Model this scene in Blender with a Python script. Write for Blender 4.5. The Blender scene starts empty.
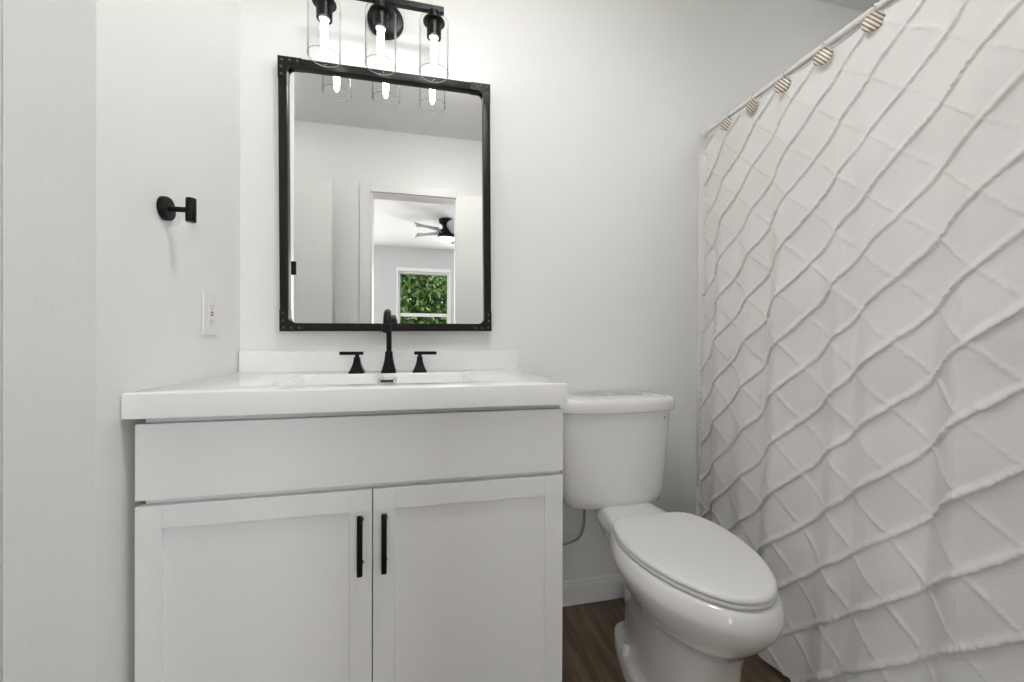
import bpy, bmesh, math, random
import numpy as np
from mathutils import Vector, Matrix

random.seed(7)
rng = np.random.default_rng(7)
S = bpy.context.scene
COL = S.collection
PI = math.pi

# ------------------------------------------------------------------ camera
H = 1.0427                       # lens height above the floor
YAW, PITCH, ROLL, FPX = 0.2241, -0.0021, 0.0029, 399.57
cam_d = bpy.data.cameras.new('camera')
cam = bpy.data.objects.new('camera', cam_d)
COL.objects.link(cam)
cam_d.sensor_fit = 'HORIZONTAL'
cam_d.sensor_width = 36.0
cam_d.lens = FPX / 1024 * 36.0
cam_d.clip_start = 0.02
_r = Vector((math.cos(YAW), -math.sin(YAW), 0))
_f = Vector((math.sin(YAW), math.cos(YAW), 0))
_u = Vector((0, 0, 1))
_f2 = _f * math.cos(PITCH) + _u * math.sin(PITCH)
_u2 = -_f * math.sin(PITCH) + _u * math.cos(PITCH)
_r3 = _r * math.cos(ROLL) + _u2 * math.sin(ROLL)
_u3 = -_r * math.sin(ROLL) + _u2 * math.cos(ROLL)
mw = Matrix((_r3, _u3, -_f2)).transposed().to_4x4()
mw.translation = Vector((0, 0, H))
cam.matrix_world = mw
S.camera = cam

# ------------------------------------------------------------------ world, sun, exposure
W = bpy.data.worlds.new('sky')
S.world = W
W.use_nodes = True
bgn = W.node_tree.nodes['Background']
bgn.inputs['Color'].default_value = (0.80, 0.90, 1.0, 1)
bgn.inputs['Strength'].default_value = 1.6

def lamp(name, kind, loc, power, color=(1, 1, 1), size=None, size_y=None, target=None, radius=None):
    d = bpy.data.lights.new(name, kind)
    o = bpy.data.objects.new(name, d)
    COL.objects.link(o)
    o.location = loc
    d.energy = power
    d.color = color
    if size:
        d.size = size
        if size_y:
            d.shape = 'RECTANGLE'
            d.size_y = size_y
    if radius is not None:
        d.shadow_soft_size = radius
    if target is not None:
        v = Vector(target) - Vector(loc)
        o.rotation_euler = v.to_track_quat('-Z', 'Y').to_euler()
    return o

sun = lamp('sun', 'SUN', (0, 3, 8), 3.2, (1.0, 0.96, 0.88), target=(-1.2, -1.6, 4.2))
sun.data.angle = 0.02
# added fill area lights, set just in front of added windows on bedroom walls
lamp('bedroom_fill_2', 'AREA', (-1.55, -4.06, 1.45), 24, (0.98, 0.99, 1.0), 1.10, 1.40, (-1.55, 0, 1.45))
lamp('bedroom_fill_3', 'AREA', (1.40, -4.06, 1.45), 56, (0.98, 0.99, 1.0), 1.10, 1.40, (1.40, 0, 1.45))
lamp('bedroom_fill_4', 'AREA', (-2.425, -1.85, 1.45), 38, (0.98, 0.99, 1.0), 1.30, 1.40, (0, -1.85, 1.45))
CEIL_FILL_W = 51.0  # emission strengths of the added ceiling fill lamps
CLOSET_FILL_W = 8.0
SHOWER_FILL_W = 14.0
BULB_E = 12.0

S.view_settings.view_transform = 'Standard'
S.view_settings.look = 'None'
S.view_settings.gamma = 1.0
S.view_settings.use_curve_mapping = False
S.view_settings.exposure = 0.24

# ------------------------------------------------------------------ materials
def mat(name, color=(0.8, 0.8, 0.8), rough=0.5, metal=0.0, spec=0.5, bump=None, coat=0.0, emit=None, noise=None):
    m = bpy.data.materials.new(name)
    m.use_nodes = True
    nt = m.node_tree
    b = nt.nodes['Principled BSDF']
    b.inputs['Base Color'].default_value = (*color, 1)
    b.inputs['Roughness'].default_value = rough
    b.inputs['Metallic'].default_value = metal
    b.inputs['Specular IOR Level'].default_value = spec
    b.inputs['Coat Weight'].default_value = coat
    b.inputs['Coat Roughness'].default_value = 0.08
    if emit:
        b.inputs['Emission Color'].default_value = (*emit[0], 1)
        b.inputs['Emission Strength'].default_value = emit[1]
    tc = nt.nodes.new('ShaderNodeTexCoord')
    if noise:      # (scale, second colour, mix)
        n = nt.nodes.new('ShaderNodeTexNoise')
        n.inputs['Scale'].default_value = noise[0]
        n.inputs['Detail'].default_value = 4
        nt.links.new(tc.outputs['Object'], n.inputs['Vector'])
        mx = nt.nodes.new('ShaderNodeMix')
        mx.data_type = 'RGBA'
        mx.inputs['A'].default_value = (*color, 1)
        mx.inputs['B'].default_value = (*noise[1], 1)
        nt.links.new(n.outputs['Fac'], mx.inputs['Factor'])
        nt.links.new(mx.outputs['Result'], b.inputs['Base Color'])
    if bump:       # list of (scale, distance)
        prev = None
        for sc, dist in bump:
            n = nt.nodes.new('ShaderNodeTexNoise')
            n.inputs['Scale'].default_value = sc
            n.inputs['Detail'].default_value = 2
            nt.links.new(tc.outputs['Object'], n.inputs['Vector'])
            bp = nt.nodes.new('ShaderNodeBump')
            bp.inputs['Distance'].default_value = dist
            bp.inputs['Strength'].default_value = 1.0
            nt.links.new(n.outputs['Fac'], bp.inputs['Height'])
            if prev:
                nt.links.new(prev.outputs['Normal'], bp.inputs['Normal'])
            prev = bp
        nt.links.new(prev.outputs['Normal'], b.inputs['Normal'])
    return m

M = {}
M['wall'] = mat('painted_wall', (0.85, 0.85, 0.837), 0.42, spec=0.35, bump=[(2.6, 0.010), (160, 0.0003)])
M['ceiling'] = mat('ceiling_paint', (0.86, 0.857, 0.845), 0.8, spec=0.2, bump=[(90, 0.001)])
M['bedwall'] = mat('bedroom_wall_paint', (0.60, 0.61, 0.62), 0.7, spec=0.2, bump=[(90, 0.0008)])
M['trim'] = mat('white_trim_paint', (0.84, 0.835, 0.82), 0.35, bump=[(40, 0.0004)])
M['door'] = mat('white_door_paint', (0.85, 0.85, 0.83), 0.38, bump=[(30, 0.0004)])
M['cabinet'] = mat('cabinet_lacquer', (0.89, 0.89, 0.90), 0.55, bump=[(30, 0.0003)])
M['cabinet_in'] = mat('cabinet_carcass', (0.62, 0.62, 0.62), 0.6, bump=[(30, 0.0003)])
M['marble'] = mat('cultured_marble', (0.93, 0.93, 0.935), 0.15, coat=0.4, noise=(3, (0.92, 0.92, 0.925)))
M['porcelain'] = mat('porcelain', (0.86, 0.855, 0.845), 0.10, coat=0.7, noise=(3, (0.865, 0.86, 0.85)))
M['seat'] = mat('toilet_seat_plastic', (0.82, 0.815, 0.80), 0.22, noise=(3, (0.83, 0.825, 0.81)))
M['black'] = mat('matte_black_metal', (0.004, 0.004, 0.004), 0.36, metal=0.0, spec=0.22, bump=[(120, 0.0003)])
M['frame'] = mat('blackened_steel', (0.006, 0.0055, 0.005), 0.40, spec=0.25, bump=[(70, 0.0008)], noise=(14, (0.016, 0.014, 0.013)))
M['rivet'] = mat('pale_rivet_steel', (0.05, 0.048, 0.045), 0.35, spec=0.5, noise=(30, (0.08, 0.075, 0.07)))  # rivets paler than the frame steel
M['chrome'] = mat('chrome', (0.75, 0.75, 0.76), 0.12, metal=1.0, noise=(5, (0.7, 0.7, 0.71)))
M['braid'] = mat('braided_steel', (0.35, 0.35, 0.35), 0.4, metal=1.0, bump=[(900, 0.001)])
M['dark'] = mat('dark_opening', (0.02, 0.02, 0.02), 0.7, noise=(20, (0.03, 0.03, 0.03)))
M['plate'] = mat('white_plastic_plate', (0.82, 0.81, 0.79), 0.3, noise=(5, (0.83, 0.82, 0.80)))
M['red'] = mat('red_button_plastic', (0.42, 0.20, 0.16), 0.5, noise=(9, (0.38, 0.2, 0.17)))
M['grey'] = mat('grey_mark', (0.28, 0.26, 0.25), 0.6, noise=(9, (0.3, 0.28, 0.27)))
M['rod'] = mat('rod_enamel', (0.83, 0.81, 0.79), 0.3, bump=[(30, 0.0003)])
M['tub'] = mat('tub_acrylic', (0.82, 0.81, 0.79), 0.2, noise=(3, (0.83, 0.82, 0.80)))
M['bulb'] = mat('glowing_bulb', (1, 0.97, 0.92), 0.4, emit=((1.0, 0.98, 0.94), BULB_E), noise=(5, (1, 0.96, 0.9)))
M['socket'] = mat('socket_ceramic', (0.7, 0.69, 0.66), 0.4, noise=(30, (0.6, 0.59, 0.57)))
M['fanlight'] = mat('lit_diffuser', (1, 1, 1), 0.4, emit=((1, 0.98, 0.95), 6.0), noise=(5, (1, 0.98, 0.96)))
M['blade'] = mat('fan_blade_wood', (0.42, 0.43, 0.44), 0.5, noise=(8, (0.36, 0.37, 0.38)))
M['bark'] = mat('bark', (0.12, 0.08, 0.05), 0.9, bump=[(20, 0.03)], noise=(8, (0.07, 0.05, 0.04)))
M['soil'] = mat('lawn', (0.10, 0.17, 0.05), 0.9, noise=(3, (0.16, 0.22, 0.07)), bump=[(30, 0.03)])
M['filament'] = M['bulb']

def mirror_mat():
    m = mat('silvered_mirror', (0.93, 0.935, 0.93), 0.0, metal=1.0, noise=(4, (0.925, 0.93, 0.925)))
    m.node_tree.nodes['Principled BSDF'].inputs['Roughness'].default_value = 0.0
    return m
M['mirror'] = mirror_mat()

def glass_mat(name, tint=(0.97, 0.98, 0.98), ior=1.35, base=0.0):
    """clear thin glass: see-through, reflecting more at grazing angles"""
    m = bpy.data.materials.new(name)
    m.use_nodes = True
    nt = m.node_tree
    nt.nodes.remove(nt.nodes['Principled BSDF'])
    out = nt.nodes['Material Output']
    tr = nt.nodes.new('ShaderNodeBsdfTransparent')
    tr.inputs['Color'].default_value = (*tint, 1)
    gl = nt.nodes.new('ShaderNodeBsdfGlossy')
    gl.inputs['Roughness'].default_value = 0.03
    fr = nt.nodes.new('ShaderNodeLayerWeight')
    fr.inputs['Blend'].default_value = 0.10
    n = nt.nodes.new('ShaderNodeTexNoise')
    n.inputs['Scale'].default_value = 20
    mp = nt.nodes.new('ShaderNodeMapRange')
    mp.inputs['To Min'].default_value = 0.75 + base
    mp.inputs['To Max'].default_value = 0.95 + base
    nt.links.new(n.outputs['Fac'], mp.inputs['Value'])
    mu = nt.nodes.new('ShaderNodeMath')
    mu.operation = 'MULTIPLY'
    nt.links.new(fr.outputs['Fresnel'], mu.inputs[0])
    nt.links.new(mp.outputs['Result'], mu.inputs[1])
    mx = nt.nodes.new('ShaderNodeMixShader')
    nt.links.new(mu.outputs[0], mx.inputs['Fac'])
    nt.links.new(tr.outputs[0], mx.inputs[1])
    nt.links.new(gl.outputs[0], mx.inputs[2])
    nt.links.new(mx.outputs[0], out.inputs['Surface'])
    return m
M['glass'] = glass_mat('clear_glass')
M['shade_rim'] = mat('glass_edge', (0.30, 0.31, 0.31), 0.1, noise=(20, (0.36, 0.37, 0.37)))
M['pane'] = glass_mat('window_glass', (0.97, 0.985, 0.98))

def floor_mat(name, c1, c2, c3, plank=0.185, length=1.22, off=0.0):
    m = bpy.data.materials.new(name)
    m.use_nodes = True
    nt = m.node_tree
    L = nt.links
    b = nt.nodes['Principled BSDF']
    tc = nt.nodes.new('ShaderNodeTexCoord')
    mp = nt.nodes.new('ShaderNodeMapping')
    mp.inputs['Rotation'].default_value = (0, 0, PI / 2)
    mp.inputs['Location'].default_value = (0.32, off, 0)
    L.new(tc.outputs['Object'], mp.inputs['Vector'])
    br = nt.nodes.new('ShaderNodeTexBrick')
    br.offset = 0.37
    br.inputs['Color1'].default_value = (*c1, 1)
    br.inputs['Color2'].default_value = (*c2, 1)
    br.inputs['Mortar'].default_value = (c1[0] * .35, c1[1] * .35, c1[2] * .35, 1)
    br.inputs['Scale'].default_value = 1.0
    br.inputs['Mortar Size'].default_value = 0.0012
    br.inputs['Brick Width'].default_value = length
    br.inputs['Row Height'].default_value = plank
    L.new(mp.outputs['Vector'], br.inputs['Vector'])
    # long grain
    mp2 = nt.nodes.new('ShaderNodeMapping')
    mp2.inputs['Scale'].default_value = (26, 2.2, 1)
    L.new(tc.outputs['Object'], mp2.inputs['Vector'])
    n = nt.nodes.new('ShaderNodeTexNoise')
    n.inputs['Scale'].default_value = 1.6
    n.inputs['Detail'].default_value = 6
    n.inputs['Distortion'].default_value = 0.6
    L.new(mp2.outputs['Vector'], n.inputs['Vector'])
    rp = nt.nodes.new('ShaderNodeValToRGB')
    rp.color_ramp.elements[0].position = 0.33
    rp.color_ramp.elements[0].color = (0.55, 0.55, 0.55, 1)
    rp.color_ramp.elements[1].position = 0.68
    rp.color_ramp.elements[1].color = (1.25, 1.22, 1.2, 1)
    L.new(n.outputs['Fac'], rp.inputs['Fac'])
    mx = nt.nodes.new('ShaderNodeMix')
    mx.data_type = 'RGBA'
    mx.blend_type = 'MULTIPLY'
    mx.inputs['Factor'].default_value = 1.0
    L.new(br.outputs['Color'], mx.inputs['A'])
    L.new(rp.outputs['Color'], mx.inputs['B'])
    L.new(mx.outputs['Result'], b.inputs['Base Color'])
    b.inputs['Roughness'].default_value = 0.45
    bp = nt.nodes.new('ShaderNodeBump')
    bp.inputs['Distance'].default_value = 0.0012
    bp.inputs['Strength'].default_value = 0.5
    L.new(n.outputs['Fac'], bp.inputs['Height'])
    L.new(bp.outputs['Normal'], b.inputs['Normal'])
    return m
M['floor'] = floor_mat('wood_plank_floor', (0.108, 0.074, 0.042), (0.200, 0.147, 0.092), None, off=0.02)

def cloth_mat():
    m = bpy.data.materials.new('tufted_cotton')
    m.use_nodes = True
    nt = m.node_tree
    L = nt.links
    b = nt.nodes['Principled BSDF']
    b.inputs['Roughness'].default_value = 0.9
    b.inputs['Specular IOR Level'].default_value = 0.15
    tc = nt.nodes.new('ShaderNodeTexCoord')
    n = nt.nodes.new('ShaderNodeTexNoise')
    n.inputs['Scale'].default_value = 6
    L.new(tc.outputs['Object'], n.inputs['Vector'])
    mx = nt.nodes.new('ShaderNodeMix')
    mx.data_type = 'RGBA'
    mx.inputs['A'].default_value = (0.87, 0.86, 0.845, 1)
    mx.inputs['B'].default_value = (0.89, 0.88, 0.865, 1)
    L.new(n.outputs['Fac'], mx.inputs['Factor'])
    L.new(mx.outputs['Result'], b.inputs['Base Color'])
    wv = nt.nodes.new('ShaderNodeTexNoise')
    wv.inputs['Scale'].default_value = 420
    wv.inputs['Detail'].default_value = 2
    L.new(tc.outputs['Object'], wv.inputs['Vector'])
    w2 = nt.nodes.new('ShaderNodeTexNoise')
    w2.inputs['Scale'].default_value = 22
    w2.inputs['Detail'].default_value = 3
    L.new(tc.outputs['Object'], w2.inputs['Vector'])
    bp = nt.nodes.new('ShaderNodeBump')
    bp.inputs['Distance'].default_value = 0.0012
    bp.inputs['Strength'].default_value = 0.6
    L.new(wv.outputs['Fac'], bp.inputs['Height'])
    bp2 = nt.nodes.new('ShaderNodeBump')
    bp2.inputs['Distance'].default_value = 0.003
    bp2.inputs['Strength'].default_value = 0.5
    L.new(w2.outputs['Fac'], bp2.inputs['Height'])
    L.new(bp.outputs['Normal'], bp2.inputs['Normal'])
    L.new(bp2.outputs['Normal'], b.inputs['Normal'])
    t = nt.nodes.new('ShaderNodeBsdfTranslucent')
    t.inputs['Color'].default_value = (0.85, 0.82, 0.79, 1)
    mxs = nt.nodes.new('ShaderNodeMixShader')
    mxs.inputs['Fac'].default_value = 0.18
    L.new(b.outputs[0], mxs.inputs[1])
    L.new(t.outputs[0], mxs.inputs[2])
    L.new(mxs.outputs[0], nt.nodes['Material Output'].inputs['Surface'])
    return m
M['cloth'] = cloth_mat()

def stripe_mat():
    m = bpy.data.materials.new('striped_shell')
    m.use_nodes = True
    nt = m.node_tree
    L = nt.links
    b = nt.nodes['Principled BSDF']
    tc = nt.nodes.new('ShaderNodeTexCoord')
    mp = nt.nodes.new('ShaderNodeMapping')
    mp.inputs['Rotation'].default_value = (math.radians(-52), 0, 0)
    L.new(tc.outputs['Object'], mp.inputs['Vector'])
    wv = nt.nodes.new('ShaderNodeTexWave')
    wv.bands_direction = 'Z'
    wv.inputs['Scale'].default_value = 38
    wv.inputs['Distortion'].default_value = 0.8
    wv.inputs['Detail Scale'].default_value = 8
    L.new(mp.outputs['Vector'], wv.inputs['Vector'])
    rp = nt.nodes.new('ShaderNodeValToRGB')
    rp.color_ramp.elements[0].position = 0.38
    rp.color_ramp.elements[0].color = (0.20, 0.14, 0.08, 1)
    rp.color_ramp.elements[1].position = 0.55
    rp.color_ramp.elements[1].color = (0.74, 0.69, 0.62, 1)
    L.new(wv.outputs['Fac'], rp.inputs['Fac'])
    L.new(rp.outputs['Color'], b.inputs['Base Color'])
    b.inputs['Roughness'].default_value = 0.3
    return m
M['stripe'] = stripe_mat()

def leaf_mat():
    m = bpy.data.materials.new('leaves')
    m.use_nodes = True
    nt = m.node_tree
    L = nt.links
    b = nt.nodes['Principled BSDF']
    g = nt.nodes.new('ShaderNodeNewGeometry')
    rp = nt.nodes.new('ShaderNodeValToRGB')
    rp.color_ramp.elements[0].color = (0.02, 0.06, 0.012, 1)
    rp.color_ramp.elements[1].color = (0.17, 0.26, 0.055, 1)
    L.new(g.outputs['Random Per Island'], rp.inputs['Fac'])
    L.new(rp.outputs['Color'], b.inputs['Base Color'])
    b.inputs['Roughness'].default_value = 0.5
    return m
M['leaf'] = leaf_mat()

# ------------------------------------------------------------------ mesh helpers
def link(o, parent=None):
    COL.objects.link(o)
    if parent is not None:
        o.parent = parent
    return o

def build(name, bm, m, parent=None, smooth=False, loc=None, angle=None):
    me = bpy.data.meshes.new(name)
    bmesh.ops.recalc_face_normals(bm, faces=bm.faces)
    if smooth:
        for f in bm.faces:
            f.smooth = True
        if angle is not None:
            for e in bm.edges:
                if len(e.link_faces) == 2 and e.calc_face_angle(0) > math.radians(angle):
                    e.smooth = False
    bm.to_mesh(me)
    bm.free()
    me.materials.append(m)
    o = bpy.data.objects.new(name, me)
    if loc:
        o.location = loc
    return link(o, parent)

def empty(name, loc=(0, 0, 0), rz=0):
    o = bpy.data.objects.new(name, None)
    o.location = loc
    o.rotation_euler = (0, 0, rz)
    o.empty_display_size = 0.05
    return link(o)

def tag(o, label, cat, group=None):
    o['label'] = label
    o['category'] = cat
    if group:
        o['group'] = group
    return o

def struct(o):
    o['kind'] = 'structure'
    return o

def box(bm, x0, x1, y0, y1, z0, z1, bev=0.0, seg=2):
    r = bmesh.ops.create_cube(bm, size=1.0)
    vs = r['verts']
    for v in vs:
        v.co = Vector(((x0 + x1) / 2 + v.co.x * (x1 - x0), (y0 + y1) / 2 + v.co.y * (y1 - y0), (z0 + z1) / 2 + v.co.z * (z1 - z0)))
    if bev:
        es = list({e for v in vs for e in v.link_edges})
        bmesh.ops.bevel(bm, geom=es, offset=bev, segments=seg, profile=0.5, affect='EDGES')

def weighted(o):
    w = o.modifiers.new('weighted', 'WEIGHTED_NORMAL')
    w.keep_sharp = True
    w.weight = 100
    return o

def bx(name, m, dims, parent=None, bev=0.0, seg=2):
    bm = bmesh.new()
    if isinstance(dims[0], (tuple, list)):
        for d in dims:
            box(bm, *d, bev=bev, seg=seg)
    else:
        box(bm, *dims, bev=bev, seg=seg)
    o = build(name, bm, m, parent, smooth=bool(bev), angle=50)
    if bev:
        weighted(o)
    return o

def loft(bm, rings, cap0=True, cap1=True, closed=True):
    """rings: list of lists of points, all of equal length"""
    vv = [[bm.verts.new(p) for p in r] for r in rings]
    n = len(vv[0])
    for a, b in zip(vv[:-1], vv[1:]):
        for i in range(n if closed else n - 1):
            j = (i + 1) % n
            bm.faces.new((a[i], a[j], b[j], b[i]))
    if cap0:
        bm.faces.new(vv[0][::-1])
    if cap1:
        bm.faces.new(vv[-1])
    return vv

def circ(c, ax, r, n=24, ry=None):
    """circle round point c with normal ax"""
    ax = Vector(ax).normalized()
    t = Vector((0, 0, 1)) if abs(ax.z) < 0.9 else Vector((1, 0, 0))
    a = ax.cross(t).normalized()
    b = ax.cross(a).normalized()
    ry = r if ry is None else ry
    return [Vector(c) + a * r * math.cos(2 * PI * i / n) + b * ry * math.sin(2 * PI * i / n) for i in range(n)]

def lathe(bm, c, ax, prof, n=32, cap0=True, cap1=True):
    """prof: list of (distance along axis, radius)"""
    ax = Vector(ax).normalized()
    loft(bm, [circ(Vector(c) + ax * h, ax, max(r, 1e-5), n) for h, r in prof], cap0, cap1)

def tube(bm, pts, rad, n=12, caps=True):
    pts = [Vector(p) for p in pts]
    rads = rad if isinstance(rad, (list, tuple)) else [rad] * len(pts)
    T = []
    for i in range(len(pts)):
        a = pts[max(0, i - 1)]
        b = pts[min(len(pts) - 1, i + 1)]
        T.append((b - a).normalized())
    up = Vector((0, 0, 1)) if abs(T[0].z) < 0.9 else Vector((1, 0, 0))
    u = T[0].cross(up).normalized()
    rings = []
    for i, p in enumerate(pts):
        u = (u - T[i] * u.dot(T[i])).normalized()
        w = T[i].cross(u)
        rings.append([p + u * rads[i] * math.cos(2 * PI * k / n) + w * rads[i] * math.sin(2 * PI * k / n) for k in range(n)])
    loft(bm, rings, caps, caps)

def spline(pts, n=8):
    """Catmull-Rom through the points"""
    P = [Vector(p) for p in pts]
    P = [P[0] * 2 - P[1]] + P + [P[-1] * 2 - P[-2]]
    out = []
    for i in range(1, len(P) - 2):
        for k in range(n):
            t = k / n
            a, b, c, d = P[i - 1], P[i], P[i + 1], P[i + 2]
            out.append(0.5 * ((2 * b) + (c - a) * t + (2 * a - 5 * b + 4 * c - d) * t * t + (3 * b - a - 3 * c + d) * t ** 3))
    out.append(P[-2])
    return out

def torus(bm, c, ax, R, r, n=28, k=8):
    ax = Vector(ax).normalized()
    pts = circ(c, ax, R, n)
    vv = []
    for i, p in enumerate(pts):
        rad = (p - Vector(c)).normalized()
        vv.append([bm.verts.new(p + rad * r * math.cos(2 * PI * j / k) + ax * r * math.sin(2 * PI * j / k)) for j in range(k)])
    for i in range(n):
        a, b = vv[i], vv[(i + 1) % n]
        for j in range(k):
            bm.faces.new((a[j], a[(j + 1) % k], b[(j + 1) % k], b[j]))

def copy_tree(o, parent=None):
    c = o.copy()
    COL.objects.link(c)
    c.parent = parent
    for ch in list(o.children):
        copy_tree(ch, c)
    return c

# ------------------------------------------------------------------ room dimensions
D = 1.491            # wall behind the vanity
YW = -0.19           # wall with the doorway (face towards the vanity)
YB = -0.31           # its bedroom face
XL = -0.584          # left wall beside the vanity
YE = 0.889           # end of that left wall
XR = 2.07            # far side of the tub alcove
ZC = 2.615           # ceiling
XC = -1.32           # far left side
BY = -4.08           # bedroom far wall
BX0, BX1 = -2.45, 2.55
OX0, OX1, OZ = -0.369, 0.272, 2.146   # doorway opening

struct(bx('floor', M['floor'], (BX0 - .1, BX1 + .1, BY - .1, D + .12, -0.06, 0.0)))
struct(bx('ceiling', M['ceiling'], (BX0 - .1, BX1 + .1, BY - .1, D + .12, ZC, ZC + 0.08)))
struct(bx('wall_back', M['wall'], (XC - .1, XR + .12, D, D + .12, 0, ZC)))
struct(bx('wall_left', M['wall'], (XL - 0.137, XL, YE, D, 0, ZC)))
struct(bx('wall_closet', M['wall'], (XC, XL - 0.137, YE + 0.012, YE + 0.10, 0, ZC)))
struct(bx('wall_far_left', M['wall'], (XC - .1, XC, YW, D, 0, ZC)))
struct(bx('wall_right', M['wall'], (XR, XR + .12, YW, D, 0, ZC)))
struct(bx('wall_doorway', M['wall'], [(BX0, OX0, YB, YW, 0, ZC), (OX1, BX1, YB, YW, 0, ZC), (OX0, OX1, YB, YW, OZ, ZC)]))
struct(bx('wall_bedroom_left', M['bedwall'], (BX0 - .1, BX0, BY, YW, 0, ZC)))
struct(bx('wall_bedroom_right', M['bedwall'], (BX1, BX1 + .1, BY, YW, 0, ZC)))
WX0, WX1, WZ0, WZ1 = -0.375, 0.475, 0.72, 2.21
struct(bx('wall_bedroom_far', M['bedwall'], [(BX0, WX0, BY - .1, BY, 0, ZC), (WX1, BX1, BY - .1, BY, 0, ZC),
                                             (WX0, WX1, BY - .1, BY, 0, WZ0), (WX0, WX1, BY - .1, BY, WZ1, ZC)]))

# doorway casing and jamb
struct(bx('trim_1', M['trim'], [(OX0 - .075, OX0, YW, YW + .014, 0, OZ + .064), (OX1, OX1 + .075, YW, YW + .014, 0, OZ + .064),
                                (OX0, OX1, YW, YW + .014, OZ, OZ + .064),
                                (OX0, OX0 + .012, YB, YW, 0, OZ), (OX1 - .012, OX1, YB, YW, 0, OZ), (OX0, OX1, YB, YW, OZ - .012, OZ)], bev=0.003))
# closet casing just left of the wall end
struct(bx('trim_2', M['trim'], (XL - 0.137 - 0.075, XL - 0.139, YE - 0.014, YE + .012, 0, 2.21), bev=0.003))

def skirting(name, pts_boxes):
    bm = bmesh.new()
    for (ax, a0, a1, face, sgn) in pts_boxes:
        prof = [(0, 0), (.014, 0), (.014, .066), (.0125, .074), (.0085, .080), (.0085, .086), (.004, .092), (0, .093)]
        def P(a, q):
            return (a, face + sgn * q[0], q[1]) if ax == 'x' else (face + sgn * q[0], a, q[1])
        loft(bm, [[P(a0, q) for q in prof], [P(a1, q) for q in prof]])
    return struct(build(name, bm, M['trim']))
skirting('baseboard_back', [('x', XL, 1.14, D, -1)])
skirting('baseboard_left', [('y', YE, D - .015, XL, 1)])
skirting('baseboard_doorway', [('x', XC + .015, OX0 - .076, YW, 1), ('x', OX1 + .076, 1.13, YW, 1)])
skirting('baseboard_bedroom', [('x', BX0 + .015, BX1 - .015, BY, 1)])
# small blob of caulk at the skirting's foot is part of the setting too
# two white slab doors standing open flat towards the doorway wall
d1 = empty('door_1', (0.262, -0.115, 0), math.radians(9))
struct(d1)
bx('door_leaf', M['door'], (0, .61, 0, .035, .012, 2.132), d1, bev=0.0015)
for z in (0.25, 1.05, 1.9):
    bm = bmesh.new()
    lathe(bm, (-.004, .0, z - .045), (0, 0, 1), [(0, .006), (.09, .006)], 12)
    build('hinge', bm, M['trim'], d1, smooth=True, angle=40)
d2 = empty('door_2', (-0.607, -0.062, 0), math.radians(180 - 1.5))
struct(d2)
bx('door_leaf', M['door'], (0, .66, -.035, 0, .012, 2.15), d2, bev=0.0015)
for z in (0.25, 1.05, 1.9):
    bm = bmesh.new()
    lathe(bm, (.664, .0, z - .045), (0, 0, 1), [(0, .006), (.09, .006)], 12)
    build('hinge', bm, M['trim'], d2, smooth=True, angle=40)

# ------------------------------------------------------------------ vanity cabinet
CX = -0.1096                      # centre line of the worktop
TX0, TX1 = -0.5828, 0.3604        # worktop edges
YF = 0.948                        # front of the worktop
YD = 0.963                        # front of the doors
ZT = H - 0.1083                   # worktop surface
van = empty('vanity_cabinet', (CX, 1.23, 0))
tag(van, 'white two-door shaker vanity cabinet under the sink top', 'cabinet')
def L(x, y, z): return (x - CX, y - 1.23, z)
def vb(name, m, x0, x1, y0, y1, z0, z1, parent=van, bev=0.0):
    return bx(name, m, (x0 - CX, x1 - CX, y0 - 1.23, y1 - 1.23, z0, z1), parent, bev)
DX0, DX1 = -0.5678, 0.3537
bm = bmesh.new()
for d in [(DX0 + .008, DX0 + .026, YD + .02, D - .002, 0, ZT - .053), (DX1 - .020, DX1 - .002, YD + .02, D - .002, 0, ZT - .053),
          (DX0 + .026, DX1 - .020, YD + .02, D - .02, .10, .118), (DX0 + .026, DX1 - .020, D - .02, D - .004, .10, ZT - .053),
          (DX0 + .026, DX1 - .020, YD + .02, YD + .04, ZT - .095, ZT - .053), (DX0 + .026, DX1 - .020, YD + .02, YD + .04, H - .357, H - .318),
          (DX0 + .026, DX1 - .020, YD + .075, YD + .09, 0, .10)]:
    box(bm, d[0] - CX, d[1] - CX, d[2] - 1.23, d[3] - 1.23, d[4], d[5])
build('body', bm, M['cabinet'], van)
# false drawer front
vb('drawer_front', M['cabinet'], DX0, DX1, YD, YD + .019, H - .3313, H - .1738, bev=.0015)
def shaker(x0, x1, z0, z1):
    """shaker door: one mesh with a recessed flat panel"""
    bm = bmesh.new()
    w = .048
    box(bm, x0 - CX, x0 + w - CX, YD - 1.23, YD + .019 - 1.23, z0, z1, bev=.0012)
    box(bm, x1 - w - CX, x1 - CX, YD - 1.23, YD + .019 - 1.23, z0, z1, bev=.0012)
    box(bm, x0 + w - CX, x1 - w - CX, YD + .0002 - 1.23, YD + .019 - 1.23, z1 - w, z1, bev=.0008)
    box(bm, x0 + w - CX, x1 - w - CX, YD + .0002 - 1.23, YD + .019 - 1.23, z0, z0 + w, bev=.0008)
    box(bm, x0 + w - CX, x1 - w - CX, YD + .007 - 1.23, YD + .014 - 1.23, z0 + w, z1 - w)
    return weighted(build('door', bm, M['cabinet'], van, smooth=True, angle=40))
XM = (DX0 + DX1) / 2
dl = shaker(DX0, XM - .0012, .112, H - .3436)
dr = shaker(XM + .0012, DX1, .112, H - .3436)
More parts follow.
